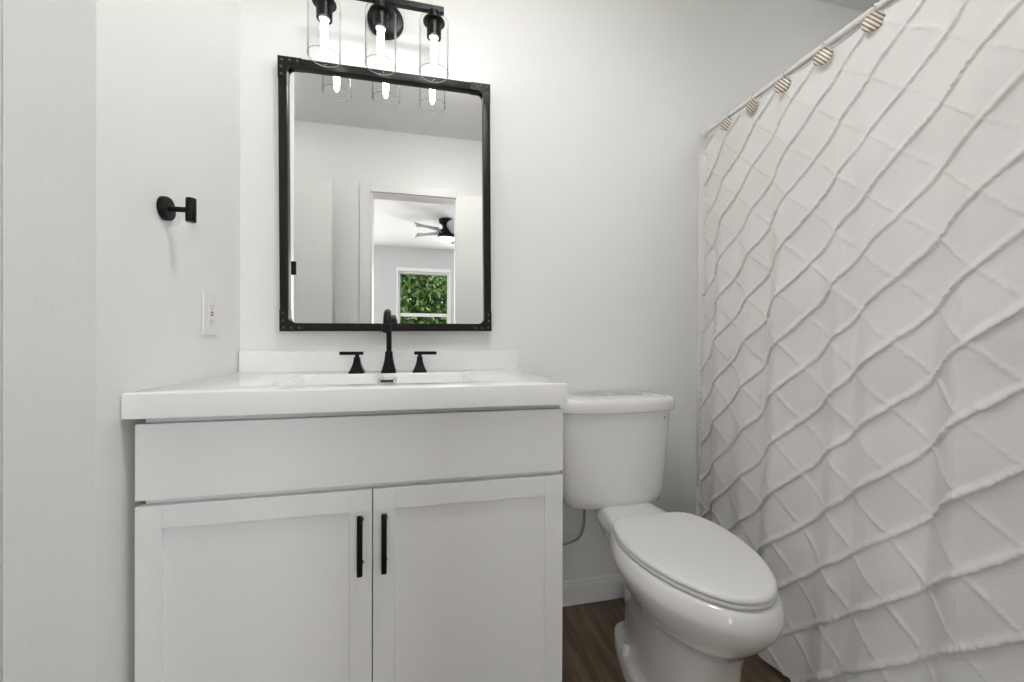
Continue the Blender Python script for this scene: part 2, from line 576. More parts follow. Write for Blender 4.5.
for dd, hx in ((dl, -0.131), (dr, -0.0795)):
    bm = bmesh.new()
    z0, z1 = H - .4580 - .067, H - .4580 + .067
    box(bm, hx - .0058 - CX, hx + .0058 - CX, .932 - 1.23, .941 - 1.23, z0, z1, bev=.0022, seg=3)
    for z in (z0 + .018, z1 - .018):
        lathe(bm, (hx - CX, YD - 1.23 + .0002, z), (0, -1, 0), [(0, .0055), (.003, .0045), (.024, .0045)], 14)
    build('handle', bm, M['black'], dd, smooth=True, angle=45)

# ------------------------------------------------------------------ sink top with integrated basin
def sink_top():
    t = empty('sink_top', (CX, 1.23, ZT))
    tag(t, 'glossy white one-piece sink top with rectangular basin on the vanity', 'sink')
    bm = bmesh.new()
    x0, x1, y0, y1 = TX0 - CX, TX1 - CX, YF - 1.23, D - .001 - 1.23
    bx0, bx1, by0, by1 = -.245, .258, 1.035 - 1.23, 1.345 - 1.23
    def rrect(a0, a1, b0, b1, r, z, n=6):
        out = []
        for (cx, cy, s) in ((a1 - r, b1 - r, 0), (a0 + r, b1 - r, 90), (a0 + r, b0 + r, 180), (a1 - r, b0 + r, 270)):
            for k in range(n + 1):
                a = math.radians(s + 90 * k / n)
                out.append(Vector((cx + r * math.cos(a), cy + r * math.sin(a), z)))
        return out
    rings = [rrect(x0, x1, y0, y1, .003, -.0521), rrect(x0, x1, y0, y1, .003, -.0035), rrect(x0 + .0012, x1 - .0012, y0 + .0012, y1 - .0005, .003, -.001),
             rrect(x0 + .0035, x1 - .0035, y0 + .0035, y1 - .001, .004, 0),
             rrect(bx0, bx1, by0, by1, .030, 0), rrect(bx0 + .003, bx1 - .003, by0 + .003, by1 - .003, .028, -.001),
             rrect(bx0 + .007, bx1 - .007, by0 + .006, by1 - .006, .027, -.006),
             rrect(bx0 + .022, bx1 - .022, by0 + .016, by1 - .014, .035, -.060), rrect(bx0 + .045, bx1 - .045, by0 + .028, by1 - .026, .05, -.088),
             rrect(bx0 + .10, bx1 - .10, by0 + .06, by1 - .06, .06, -.098), rrect(-.02, .03, -.055, -.02, .015, -.104)]
    loft(bm, rings, cap0=False, cap1=True)
    build('basin_top', bm, M['marble'], t, smooth=True, angle=50)
    bx('backsplash', M['marble'], (x0 + .001, x1 - .002, D - .019 - 1.23, D - .001 - 1.23, -.001, .0692), t, bev=.002)
    bm = bmesh.new()
    lathe(bm, (.006, -.04, -.1035), (0, 0, 1), [(0, .021), (.003, .021), (.0045, .017), (.006, .012), (.0065, .0)], 28)
    build('drain', bm, M['black'], t, smooth=True, angle=50)
    # overflow: chrome plate with a dark slot, on the rear slope of the basin
    ov = empty_part('overflow_plate', t, (.0045, by1 - .0105, -.024), (math.radians(-9), 0, 0))
    bm = bmesh.new()
    box(bm, -.0285, .0285, -.003, .003, -.0125, .0125, bev=.0022)
    p = build('chrome_plate', bm, M['chrome'], t, smooth=True, angle=40)
    p.location = ov[0]
    p.rotation_euler = ov[1]
    bm = bmesh.new()
    box(bm, -.0205, .0205, -.0038, .0, -.0045, .0045, bev=.0015)
    s = build('slot', bm, M['dark'], p, smooth=True, angle=40)
    return t
def empty_part(name, parent, loc, rot):
    return (loc, rot)
sink_top()

# ------------------------------------------------------------------ faucet
def faucet():
    fx, fy = -0.1027, 1.376
    t = empty('faucet', (fx, fy, ZT))
    tag(t, 'matte black three-hole gooseneck faucet on the white sink top', 'faucet')
    def flare(w0, w1, h, x=0.0):
        """square base that flares towards the deck"""
        bm = bmesh.new()
        rings = []
        for k in range(9):
            s = k / 8
            w = w1 + (w0 - w1) * (1 - s) ** 1.9
            z = .004 + s * (h - .004)
            rings.append([Vector((x + sx * w / 2 * a, sy * w / 2 * b, z)) for sx, sy, a, b in
                          ((1, 1, 1, .86), (1, 1, .86, 1), (-1, 1, .86, 1), (-1, 1, 1, .86), (-1, -1, 1, .86), (-1, -1, .86, 1), (1, -1, .86, 1), (1, -1, 1, .86))])
        base = [v.copy() for v in rings[0]]
        for v in base:
            v.z = 0
        rings = [base] + rings
        loft(bm, rings)
        return bm
    build('spout_base', flare(.047, .0225, .070), M['black'], t, smooth=True, angle=30)
    pts = [(0, 0, .066), (0, 0, .10), (0, 0, .135), (0, -.002, .157), (0, -.011, .179), (0, -.030, .1925), (0, -.053, .1955), (0, -.076, .187), (0, -.091, .169), (0, -.096, .152)]
    pts = spline(pts, 5)
    bm = bmesh.new()
    rads = [.0085 + .0025 * min(1, max(0, (i / len(pts) - .35) * 2.5)) for i in range(len(pts))]
    tube(bm, pts, rads, 18)
    build('spout', bm, M['black'], t, smooth=True, angle=50)
    bm = bmesh.new()
    d = (Vector(pts[-1]) - Vector(pts[-3])).normalized()
    lathe(bm, Vector(pts[-1]) - d * .004, d, [(0, .0125), (.002, .0145), (.020, .0150), (.024, .0142), (.0245, .011), (.022, .0105)], 24)
    build('aerator', bm, M['black'], t, smooth=True, angle=40)
    for sx in (-1, 1):
        x = sx * .0990
        h = build('handle_base', flare(.046, .018, .052, x), M['black'], t, smooth=True, angle=30)
        bm = bmesh.new()
        lathe(bm, (x, 0, .050), (0, 0, 1), [(0, .0065), (.014, .0065)], 16)
        x0, x1 = (x - .0535, x + .0195) if sx < 0 else (x - .0185, x + .0555)
        box(bm, x0, x1, -.0055, .0055, .0590, .0700, bev=.0015)
        build('lever', bm, M['black'], h, smooth=True, angle=40)
    return t
faucet()

# ------------------------------------------------------------------ mirror
def mirror():
    c = math.cos(.0084); s = math.sin(.0084)
    x0, x1, z0, z1 = -.4595, .2505, .0309, .941
    mx, mz = (x0 + x1) / 2, H + (z0 + z1) / 2
    hw, hh = (x1 - x0) / 2, (z1 - z0) / 2
    t = empty('wall_mirror', (mx, D, mz))
    t.rotation_euler = (0, -.0084, 0)
    tag(t, 'tall rectangular mirror in a riveted black metal frame above the faucet', 'mirror')
    fw = .0265
    yo, yb = -.030, -.001
    bm = bmesh.new()
    box(bm, -hw + fw - .004, hw - fw + .004, -.0145, -.0125, -hh + fw - .004, hh - fw + .004)
    build('mirror_glass', bm, M['mirror'], t)
    bm = bmesh.new()
    for d in [(-hw, -hw + fw, -hh, hh), (hw - fw, hw, -hh, hh), (-hw + fw, hw - fw, hh - fw, hh), (-hw + fw, hw - fw, -hh, -hh + fw)]:
        box(bm, d[0], d[1], yo, yb, d[2], d[3], bev=.001)
    build('frame', bm, M['frame'], t, smooth=True, angle=40)
    for sx in (-1, 1):
        for sz in (-1, 1):
            # flat L plate with rounded inner corner
            bm = bmesh.new()
            Lp, r = .072, .020
            w = fw + .0006
            pr = [(0, 0), (Lp, 0), (Lp, w)]
            for k in range(7):
                a = math.radians(270 - 90 * k / 6)
                pr.append((w + r + r * math.cos(a), w + r + r * math.sin(a)))
            pr += [(w, Lp), (0, Lp)]
            P = lambda q, y: Vector((sx * (hw + .0006 - q[0]), y, sz * (hh + .0006 - q[1])))
            loft(bm, [[P(q, yo - .0018) for q in pr], [P(q, yo + .006) for q in pr]])
            pl = build('corner_plate', bm, M['frame'], t)
            for q in ((.013, .013), (.036, .011), (.060, .011), (.011, .036), (.011, .060)):
                bm = bmesh.new()
                lathe(bm, P(q, yo - .0017), (0, -1, 0), [(0, .0042), (.001, .0040), (.0022, .0028), (.0028, .0008)], 14)
                build('rivet', bm, M['rivet'], pl, smooth=True, angle=60)
    return t
mirror()

# ------------------------------------------------------------------ vanity light
def vanity_light():
    lx = [-.3032, -.1310, .0407]
    y = 1.380
    t = empty('vanity_light', (lx[1], D, 2.17))
    tag(t, 'black three-lamp bar light with clear glass cylinder shades above the mirror', 'wall light')
    O = Vector((lx[1], D, 2.17))
    def q(x, yy, z): return Vector((x, yy, z)) - O
    bm = bmesh.new()
    lathe(bm, q(lx[1] + .006, D - .001, 2.172), (0, -1, 0), [(0, .062), (.012, .062), (.016, .060), (.018, .055)], 40)
    build('backplate', bm, M['black'], t, smooth=True, angle=40)
    bm = bmesh.new()
    lathe(bm, q(lx[1] + .006, D - .017, 2.165), (0, -1, 0), [(0, .011), (D - .017 - y, .011)], 20)
    build('arm', bm, M['black'], t, smooth=True, angle=40)
    bx('bar', M['black'], (lx[0] - .033 - O.x, lx[2] + .033 - O.x, y - .0085 - O.y, y + .0085 - O.y, 2.150 - O.z, 2.170 - O.z), t, bev=.0015)
    for x in lx:
        bm = bmesh.new()
        lathe(bm, q(x, y, 2.150), (0, 0, -1), [(0, .020), (.030, .0205), (.031, .036), (.035, .036), (.036, .0245), (.084, .0235), (.085, .019), (.078, .018)], 32)
        sk = build('socket_cup', bm, M['black'], t, smooth=True, angle=40)
        bm = bmesh.new()
        lathe(bm, q(x, y, 2.072), (0, 0, -1), [(0, .0165), (.007, .0165), (.009, .014), (.009, .010)], 28)
        build('socket_ring', bm, M['socket'], sk, smooth=True, angle=40)
        bm = bmesh.new()
        R = .0490
        zt, zb = 2.118, 1.946
        prof = [(0, .020), (.0, R - .003), (.001, R - .001), (.003, R), (zt - zb, R)]
        lathe(bm, q(x, y, zt), (0, 0, -1), prof, 56, False, False)
        sh = build('glass_shade', bm, M['glass'], t, smooth=True, angle=60)
        bm = bmesh.new()
        torus(bm, q(x, y, zb), (0, 0, 1), R, .0010, 56, 6)
        build('shade_rim', bm, M['shade_rim'], sh, smooth=True)
        bm = bmesh.new()
        lathe(bm, q(x, y, 2.064), (0, 0, -1), [(0, .007), (.006, .009), (.014, .0110), (.080, .0108), (.097, .0095), (.109, .006), (.114, .001)], 24)
        build('bulb', bm, M['bulb'], t, smooth=True)
    return t
vanity_light()

# ------------------------------------------------------------------ towel peg, outlet, switch
def towel_peg():
    y, z = 1.087, H + .304
    t = empty('towel_holder', (XL, y, z))
    tag(t, 'small round black wall peg with a T-shaped end on the left wall', 'towel hook')
    bm = bmesh.new()
    lathe(bm, (.0005, 0, 0), (1, 0, 0), [(0, .0275), (.009, .0275), (.011, .0262), (.012, .022)], 40)
    build('wall_plate', bm, M['black'], t, smooth=True, angle=40)
    bm = bmesh.new()
    lathe(bm, (.010, 0, 0), (1, 0, 0), [(0, .0075), (.006, .0062), (.040, .0062)], 20)
    build('arm', bm, M['black'], t, smooth=True, angle=40)
    bm = bmesh.new()
    lathe(bm, (.055, 0, -.028), (0, 0, 1), [(0, .0095), (.0015, .0105), (.0545, .0105), (.056, .0095)], 28)
    build('peg', bm, M['black'], t, smooth=True, angle=40)
towel_peg()

def outlet():
    y, z = 1.288, H + .072
    t = empty('wall_outlet', (XL, y, z))
    tag(t, 'white power outlet plate on the left wall above the sink top', 'outlet')
    bx('cover_plate', M['plate'], (.0002, .0062, -.0375, .0375, -.061, .061), t, bev=.0025)
    bx('receptacle', M['plate'], (.0060, .0082, -.0165, .0165, -.0335, .0335), t, bev=.001)
    for s in (-1, 1):
        bm = bmesh.new()
        for dy, hgt in ((-.0065, .008), (.0065, .0065)):
            box(bm, .0080, .0085, dy - .0011, dy + .0011, s * .021 - hgt / 2, s * .021 + hgt / 2)
        lathe(bm, (.0080, 0, s * .021 - .0075), (1, 0, 0), [(0, .0023), (.0005, .0023)], 12)
        build('socket_slots', bm, M['grey'], t)
    bx('reset_button', M['red'], (.0080, .0094, -.0075, .0075, .0012, .0062), t, bev=.0005)
    bx('test_button', M['grey'], (.0080, .0094, -.0075, .0075, -.0062, -.0012), t, bev=.0005)
outlet()

def switch():
    x, z = -.555, H + .125
    t = empty('light_switch', (x, YW, z))
    tag(t, 'white double toggle switch plate beside the doorway, seen in the mirror', 'light switch')
    bx('cover_plate', M['plate'], (-.058, .058, .0002, .006, -.058, .058), t, bev=.002)
    for sx in (-.023, .023):
        bx('toggle', M['trim'], (sx - .005, sx + .005, .005, .017, -.004, .014), t, bev=.0015)
        bx('toggle_slot', M['grey'], (sx - .0065, sx + .0065, .0055, .0066, -.013, .0135), t)
switch()

# ------------------------------------------------------------------ toilet
TXC = 0.725
def interp_outline(tab, n):
    """half outline table (y, half width) -> closed smooth outline, n points per side"""
    pts = [Vector((w, y, 0)) for y, w in tab]
    sp = spline(pts, 10)
    # resample by length
    d = [0]
    for a, b in zip(sp[:-1], sp[1:]):
        d.append(d[-1] + (b - a).length)
    out = []
    for k in range(n):
        s = d[-1] * k / (n - 1)
        j = max(i for i in range(len(d)) if d[i] <= s + 1e-9)
        j = min(j, len(sp) - 2)
        f = (s - d[j]) / max(1e-9, d[j + 1] - d[j])
        p = sp[j].lerp(sp[j + 1], f)
        out.append((max(0.0, p.x), p.y))
    return out
def ring(half, z, off=0.0, cy=1.0, sy=1.0, sx=1.0):
    """half: (w, y) list front to rear -> closed ring; off grows it outward"""
    n = len(half)
    pts = []
    for i, (w, y) in enumerate(half):
        a = half[max(0, i - 1)]
        b = half[min(n - 1, i + 1)]
        tx, ty = b[0] - a[0], b[1] - a[1]
        l = math.hypot(tx, ty) or 1
        nx, ny = ty / l, -tx / l
        if i == 0:
            nx, ny = 0, -1
        if i == n - 1:
            nx, ny = 0, 1
        pts.append((w * sx + nx * off, cy + (y - cy) * sy + ny * off))
    R = [Vector((TXC + w, y, z)) for w, y in pts]
    Lf = [Vector((TXC - w, y, z)) for w, y in pts[1:-1]][::-1]
    return R + Lf

def toilet():
    t = empty('toilet', (TXC, 1.05, 0))
    tag(t, 'white two-piece toilet with closed lid between vanity and curtain', 'toilet')
    def rel(bm):
        bmesh.ops.translate(bm, verts=bm.verts, vec=(-TXC, -1.05, 0))
        return bm
    N = 44
    lid = interp_outline([(.727, 0), (.731, .030), (.752, .068), (.795, .106), (.85, .137), (.90, .155), (.95, .166), (1.0, .171), (1.05, .169), (1.10, .158), (1.140, .140), (1.160, .118), (1.168, .08), (1.170, 0)], N)
    seat = lid
    rim = interp_outline([(.722, 0), (.727, .032), (.748, .072), (.79, .110), (.85, .143), (.90, .160), (.95, .170), (1.0, .174), (1.06, .168), (1.13, .145), (1.19, .121), (1.25, .106), (1.31, .099), (1.35, .092), (1.365, .07), (1.367, 0)], N)
    ped = interp_outline([(.83, 0), (.833, .03), (.85, .062), (.89, .084), (.95, .094), (1.02, .094), (1.10, .084), (1.17, .068), (1.22, .052), (1.25, .040), (1.262, .022), (1.265, 0)], N)
    foot = interp_outline([(.80, 0), (.803, .035), (.82, .075), (.86, .102), (.93, .116), (1.02, .118), (1.10, .113), (1.17, .100), (1.23, .084), (1.275, .066), (1.295, .040), (1.30, 0)], N)
    def mix(a, b, f):
        return [(p[0] * (1 - f) + q[0] * f, p[1] * (1 - f) + q[1] * f) for p, q in zip(a, b)]
    rg = [ring(foot, 0), ring(foot, .040), ring(foot, .048, -.004), ring(mix(foot, ped, .35), .0535, 0), ring(mix(foot, ped, .8), .060), ring(ped, .075), ring(ped, .13),
          ring(ped, .19, .0), ring(mix(ped, rim, .06), .235), ring(mix(ped, rim, .18), .270), ring(mix(ped, rim, .34), .300), ring(mix(ped, rim, .42), .3015), ring(mix(ped, rim, .62), .325),
          ring(mix(ped, rim, .82), .350), ring(rim, .376, .0), ring(rim, .390, .006), ring(rim, .402, .0095), ring(rim, .412, .0105), ring(rim, .422, .0085),
          ring(rim, .440, .004), ring(rim, .448, -.002), ring(rim, .452, -.010), ring(rim, .452, -.05)]
    bm = bmesh.new()
    loft(bm, rg)
    build('bowl', rel(bm), M['porcelain'], t, smooth=True, angle=55)
    bm = bmesh.new()
    loft(bm, [ring(seat, .4535, -.010), ring(seat, .4545, -.002), ring(seat, .457, 0), ring(seat, .4620, 0), ring(seat, .4645, -.002), ring(seat, .4650, -.010)])
    build('seat', rel(bm), M['seat'], t, smooth=True, angle=50)
    bm = bmesh.new()
    loft(bm, [ring(lid, .4670, -.010), ring(lid, .4675, -.002), ring(lid, .4695, .0006), ring(lid, .4735, .0006), ring(lid, .4775, -.002), ring(lid, .4800, -.008), ring(lid, .4812, -.018), ring(lid, .4818, 0, sx=.55, sy=.55)])
    sl = build('seat_lid', rel(bm), M['seat'], t, smooth=True, angle=50)
    for s in (-1, 1):
        bm = bmesh.new()
        box(bm, TXC + s * .075 - .022, TXC + s * .075 + .022, 1.160, 1.186, .4525, .466, bev=.004, seg=3)
        build('hinge', rel(bm), M['seat'], t, smooth=True, angle=50)
    # tank
    TC = .700
    def sup(hw, y0, y1, z, fr, e=4.0, n=56, bulge=.0):
        pts = []
        cy, hy = (y0 + y1) / 2, (y1 - y0) / 2
        for k in range(n):
            a = 2 * PI * k / n
            c, s = math.cos(a), math.sin(a)
            px = hw * (abs(c) ** (2 / e)) * (1 if c > 0 else -1)
            py = hy * (abs(s) ** (2 / e)) * (1 if s > 0 else -1)
            if s < 0:
                py -= bulge * (1 - (px / hw) ** 2)
            pts.append(Vector((TC + px, cy + py, z)))
        return pts
    yb = 1.470
    bm = bmesh.new()
    prof = [(.4400, .165, 1.335, .012), (.4410, .176, 1.330, .018), (.447, .188, 1.325, .022), (.475, .195, 1.322, .024), (.50, .202, 1.319, .024), (.60, .210, 1.315, .025), (.70, .217, 1.310, .025), (.786, .222, 1.306, .026)]
    loft(bm, [sup(hw, y0, yb, z, 0, 4.5, bulge=b) for z, hw, y0, b in prof])
    build('tank', rel(bm), M['porcelain'], t, smooth=True, angle=60)
    bm = bmesh.new()
    prof = [(.786, .226, 1.300), (.788, .2315, 1.295), (.794, .2335, 1.293), (.815, .2335, 1.293), (.828, .231, 1.296), (.834, .226, 1.302), (.8362, .216, 1.312), (.8366, .15, 1.36)]
    loft(bm, [sup(hw, y0, yb + .004, z, 0, 5.0, bulge=.024) for z, hw, y0 in prof])
    tl = build('tank_lid', rel(bm), M['porcelain'], t, smooth=True, angle=60)
    bm = bmesh.new()
    lathe(bm, (TC - .006, 1.392, .8360), (0, 0, 1), [(0, .026), (.003, .026), (.0045, .024), (.005, .018)], 32)
    build('flush_button', rel(bm), M['chrome'], tl, smooth=True, angle=40)
    # little round mark with dark centre on the tank's upper right, and a faint plug on the left
    bm = bmesh.new()
    lathe(bm, (TC + .166, 1.2972, .762), (.02, -1, 0), [(0, .009), (.0015, .009), (.002, .007)], 24)
    pg = build('tank_badge', rel(bm), M['porcelain'], t, smooth=True, angle=40)
    bm = bmesh.new()
    box(bm, TC + .1638, TC + .1672, 1.2940, 1.2965, .7575, .7665, bev=.0008)
    build('badge_mark', rel(bm), M['dark'], pg)
    for s in (-1, 1):
        bm = bmesh.new()
        lathe(bm, (TXC + s * .090, 1.150, .048), (0, 0, 1), [(0, .015), (.004, .015), (.022, .0125), (.030, .0115), (.034, .009), (.036, .004)], 24)
        build('bolt_cap', rel(bm), M['porcelain'], t, smooth=True, angle=60)
    return t
toilet()

# supply hose: from the valve by the wall up to the tank
def supply():
    t = empty('water_supply_hose', (.47, 1.45, .37))
    tag(t, 'thin grey metal water hose curving up to the toilet tank', 'hose')
    O = Vector((.47, 1.45, .37))
    pts = spline([(.440, 1.430, .272), (.490, 1.420, .275), (.545, 1.412, .284), (.580, 1.408, .300), (.597, 1.405, .335), (.600, 1.402, .38), (.600, 1.400, .438)], 8)
    bm = bmesh.new()
    tube(bm, [p - O for p in pts], .0048, 12)
    build('hose', bm, M['braid'], t, smooth=True, angle=60)
    bm = bmesh.new()
    lathe(bm, Vector((.600, 1.400, .4215)) - O, (0, 0, 1), [(0, .008), (.004, .012), (.0165, .012)], 6)
    build('coupling_nut', bm, M['plate'], t)
    bm = bmesh.new()
    lathe(bm, Vector((.440, D - .001, .272)) - O, (0, -1, 0), [(0, .026), (.004, .024), (.006, .009), (.045, .009), (.045, .013), (.075, .013)], 20)
    build('shutoff_valve', bm, M['chrome'], t, smooth=True, angle=40)
supply()

# ------------------------------------------------------------------ tub, surround, curtain rod
RX, RZ = 1.180, H + .886
def tub():
    t = empty('bathtub', (1.545, .665, 0))
    tag(t, 'white alcove bathtub hidden behind the shower curtain', 'bathtub')
    bm = bmesh.new()
    x0, x1, y0, y1 = 1.195, XR - .004, YW + .004, D - .016
    def rr(a0, a1, b0, b1, r, z, n=6):
        out = []
        for (cx, cy, s) in ((a1 - r, b1 - r, 0), (a0 + r, b1 - r, 90), (a0 + r, b0 + r, 180), (a1 - r, b0 + r, 270)):
            for k in range(n + 1):
                a = math.radians(s + 90 * k / n)
                out.append(Vector((cx + r * math.cos(a) - 1.545, cy + r * math.sin(a) - .665, z)))
        return out
    loft(bm, [rr(x0 + .012, x1, y0, y1, .004, 0), rr(x0 + .012, x1, y0, y1, .004, .36), rr(x0, x1, y0, y1, .006, .385), rr(x0, x1, y0, y1, .006, .405), rr(x0 + .008, x1, y0, y1, .006, .415),
              rr(x0 + .075, x1 - .06, y0 + .08, y1 - .08, .12, .415), rr(x0 + .09, x1 - .075, y0 + .10, y1 - .10, .13, .40), rr(x0 + .13, x1 - .11, y0 + .2, y1 - .13, .14, .12), rr(x0 + .2, x1 - .18, y0 + .28, y1 - .2, .12, .085)])
    build('tub_shell', bm, M['tub'], t, smooth=True, angle=50)
tub()
def surround():
    bm = bmesh.new()
    box(bm, 1.150, XR - .001, D - .013, D - .001, .417, 1.842, bev=.003)
    box(bm, XR - .013, XR - .001, YW + .002, D - .014, .417, 1.842, bev=.003)
    box(bm, 1.150, 1.194, D - .013, D - .001, .0, .417, bev=.003)
    o = build('tub_surround', bm, M['tub'], None, smooth=True, angle=40)
    tag(o, 'white shower wall panel whose edge shows beside the curtain', 'shower wall')
surround()
def rod():
    t = empty('curtain_rod', (RX, D, RZ))
    tag(t, 'straight white shower curtain rod running out from the back wall', 'curtain rod')
    bm = bmesh.new()
    lathe(bm, (0, -.004, 0), (0, -1, 0), [(0, .0088), (.44, .0088), (.441, .0105), (D - YW - .008, .0105)], 28)
    build('rod_tube', bm, M['rod'], t, smooth=True, angle=40)
    for y, s in ((0, -1), (YW - D, 1)):
        bm = bmesh.new()
        lathe(bm, (0, y + s * .0005, 0), (0, s, 0), [(0, .016), (.010, .0155), (.018, .014), (.030, .0125)], 28)
        build('end_cap', bm, M['rod'], t, smooth=True, angle=40)
rod()

# curtain ------------------------------------------------------------
RINGY = [1.346, 1.213, 1.098, .962, .829, .700, .565, .435, .300, .165, .030, -.095]
def curtain():
    ys = np.linspace(1.474, -.135, 2200)
    # irregular pleats: the cloth steps out towards the room, then runs slowly back
    cu, cx = [-.2, .0], [.2, .5]
    for k, (us, am) in enumerate([(.10, .8), (.245, .45), (.374, 1.0), (.575, .75), (.655, .6), (.83, 1.0), (1.05, .9), (1.22, .7), (1.41, 1.0)]):
        cu += [us - .032, us + .032]
        cx += [.85 * am, -.9 * am]
    cu += [1.75]
    cx += [.6]
    fu = np.linspace(-.3, 1.9, 4401)
    fx = np.interp(fu, cu, cx)
    kk = np.exp(-(np.arange(-120, 121) * .0005 / .024) ** 2)
    fx = np.convolve(np.pad(fx, 120, mode='edge'), kk / kk.sum(), mode='valid')
    def fold(y):
        return np.interp(1.474 - y, fu, fx)
    amp0 = .024
    x = fold(ys) * amp0
    s = np.concatenate([[0], np.cumsum(np.hypot(np.diff(ys), np.diff(x)))])
    ns = int(s[-1] / .0030)
    ss = np.linspace(0, s[-1], ns)
    yy = np.interp(ss, s, ys)
    s_ref = np.interp(-.672, -ys, s)
    ZTOP, ZBOT = RZ - .018, .030
    nz = int((ZTOP - ZBOT) / .0030)
    zz = np.linspace(ZTOP, ZBOT, nz)
    Y, Z = np.meshgrid(yy, zz)
    SS = np.meshgrid(ss, zz)[0]
    tt = (ZTOP - Z) / (ZTOP - ZBOT)
    A = amp0 * (.38 + .80 * np.minimum(1, tt * 2.2) + .15 * tt)
    # the cloth leans out over the tub's edge towards the floor; at the wall end it stays nearer to it
    wend = np.clip((1.474 - Y) / .30, 0, 1)
    lean = -(.045 + .047 * wend) * tt ** .9
    X = RX - .004 + fold(Y) * A * (1 + .25 * np.sin(9 * tt + Y * 4)) + lean
    X += .004 * np.sin(Y * 31 + Z * 6.0) * tt + .003 * np.sin(Z * 23 + Y * 9)
    Y = Y + .006 * np.sin(Z * 7.0 + 1.1) * tt
    Y = np.minimum(Y, 1.474)
    # top sags a little between the rings
    sag = np.zeros_like(yy)
    rs = sorted(RINGY + [1.474])
    for a, b in zip(rs[:-1], rs[1:]):
        m = (yy >= a) & (yy <= b)
        sag[m] = .010 * np.sin(np.pi * (yy[m] - a) / (b - a))
    Z = Z - sag[None, :] * np.exp(-tt * 9)
    # ridges of the diamond lattice
    P = .158
    zr = H + .238
    def noise1(v, seed, scale):
        r = np.random.default_rng(seed).random(4096)
        v = v / scale
        i = np.floor(v).astype(int)
        f = v - i
        f = f * f * (3 - 2 * f)
        return r[i % 4096] * (1 - f) + r[(i + 1) % 4096] * f
    gz = np.meshgrid(yy, zz)[1]
    hgt = np.zeros_like(X)
    drop = np.zeros_like(X)
    for k, sg in enumerate((1, -1)):
        amp = .0098 if sg < 0 else .0031
        q = (SS - s_ref) + sg * (gz - zr)           # crosses the line family
        along = (SS - s_ref) - sg * (gz - zr)
        w = .0035 * (noise1(along + 9, 5 + k, .05) - .5)
        n = np.round((q + w) / P)
        d = (q + w - n * P) / math.sqrt(2)
        # frayed: height and width change from tuft to tuft
        fray = .55 + .45 * noise1(along + n * 1.37 + 9, 11 + k, .0065) + .35 * (noise1(along + n * 2.1 + 9, 17 + k, .022) - .5)
        wdt = .0050 + .002 * noise1(along + n * .77 + 9, 23 + k, .012)
        h = amp * fray * np.exp(-(np.abs(d) / wdt) ** 2.6)
        # cloth is gathered on both sides of the tuft
        h += .0010 * np.exp(-(np.abs(d) / .016) ** 2)
        hgt = np.maximum(hgt, h) + .15 * np.minimum(hgt, h)
    dx = np.gradient(X, axis=1)
    dy = np.gradient(Y, axis=1)
    ln = np.hypot(dx, dy) + 1e-9
    nx, ny = dy / ln, -dx / ln           # y falls along the cloth, so this points to -x
    X = X + nx * hgt
    Y = Y + ny * hgt
    Z = Z - .75 * hgt
    # ruffled side hem next to the wall
    hem = np.exp(-((SS - .0) / .008) ** 2)
    X = X + hem * .007 * (noise1(gz + 9, 31, .012) - .5) * 2
    Y = np.minimum(Y, D - .015)
    co = np.stack([X, Y, Z], -1).reshape(-1, 3).astype(np.float32)
    idx = np.arange(nz * ns).reshape(nz, ns)
    q = np.stack([idx[:-1, :-1], idx[1:, :-1], idx[1:, 1:], idx[:-1, 1:]], -1).reshape(-1, 4)
    me = bpy.data.meshes.new('shower_curtain')
    me.vertices.add(len(co))
    me.vertices.foreach_set('co', co.ravel())
    me.loops.add(q.size)
    me.loops.foreach_set('vertex_index', q.ravel().astype(np.int32))
    me.polygons.add(len(q))
    me.polygons.foreach_set('loop_start', np.arange(0, q.size, 4, dtype=np.int32))
    me.polygons.foreach_set('loop_total', np.full(len(q), 4, dtype=np.int32))
    me.update(calc_edges=True)
    me.polygons.foreach_set('use_smooth', np.ones(len(q), dtype=bool))
    me.materials.append(M['cloth'])
    o = bpy.data.objects.new('shower_curtain', me)
    link(o)
    tag(o, 'white shower curtain with a diamond lattice of frayed ruffles', 'shower curtain')
    return fold, amp0
curtain()

def ring_proto():
    t = empty('curtain_ring', (RX, RINGY[0], RZ))
    bm = bmesh.new()
    torus(bm, (0, 0, -.007), (0, 1, .12), .0195, .0018, 32, 8)
    build('hook_wire', bm, M['chrome'], t, smooth=True)
    bm = bmesh.new()
    lathe(bm, (-.019, 0, -.042), (-1, 0, .0), [(0, .0225), (.0015, .0245), (.0035, .0245), (.005, .0225), (.0055, .012)], 36)
    build('striped_disc', bm, M['stripe'], t, smooth=True, angle=40)
    return t
r0 = ring_proto()
descr = ['curtain ring with striped disc nearest the back wall', 'second curtain ring with striped disc out from the back wall',
         'curtain ring with striped disc, middle one of the five in view', 'curtain ring with striped disc just below the topmost one in the picture',
         'curtain ring with large striped disc at the picture top, highest of those in view']
for i, y in enumerate(RINGY):
    r = r0 if i == 0 else copy_tree(r0)
    r.location = (RX, y, RZ)
    r.rotation_euler = (0, 0, math.radians([34, -2, 28, 24, 30][i % 5]))
    tag(r, descr[i] if i < 5 else 'curtain ring with striped disc farther along the rod beyond the picture edge', 'curtain ring', 'rings along the shower rod')

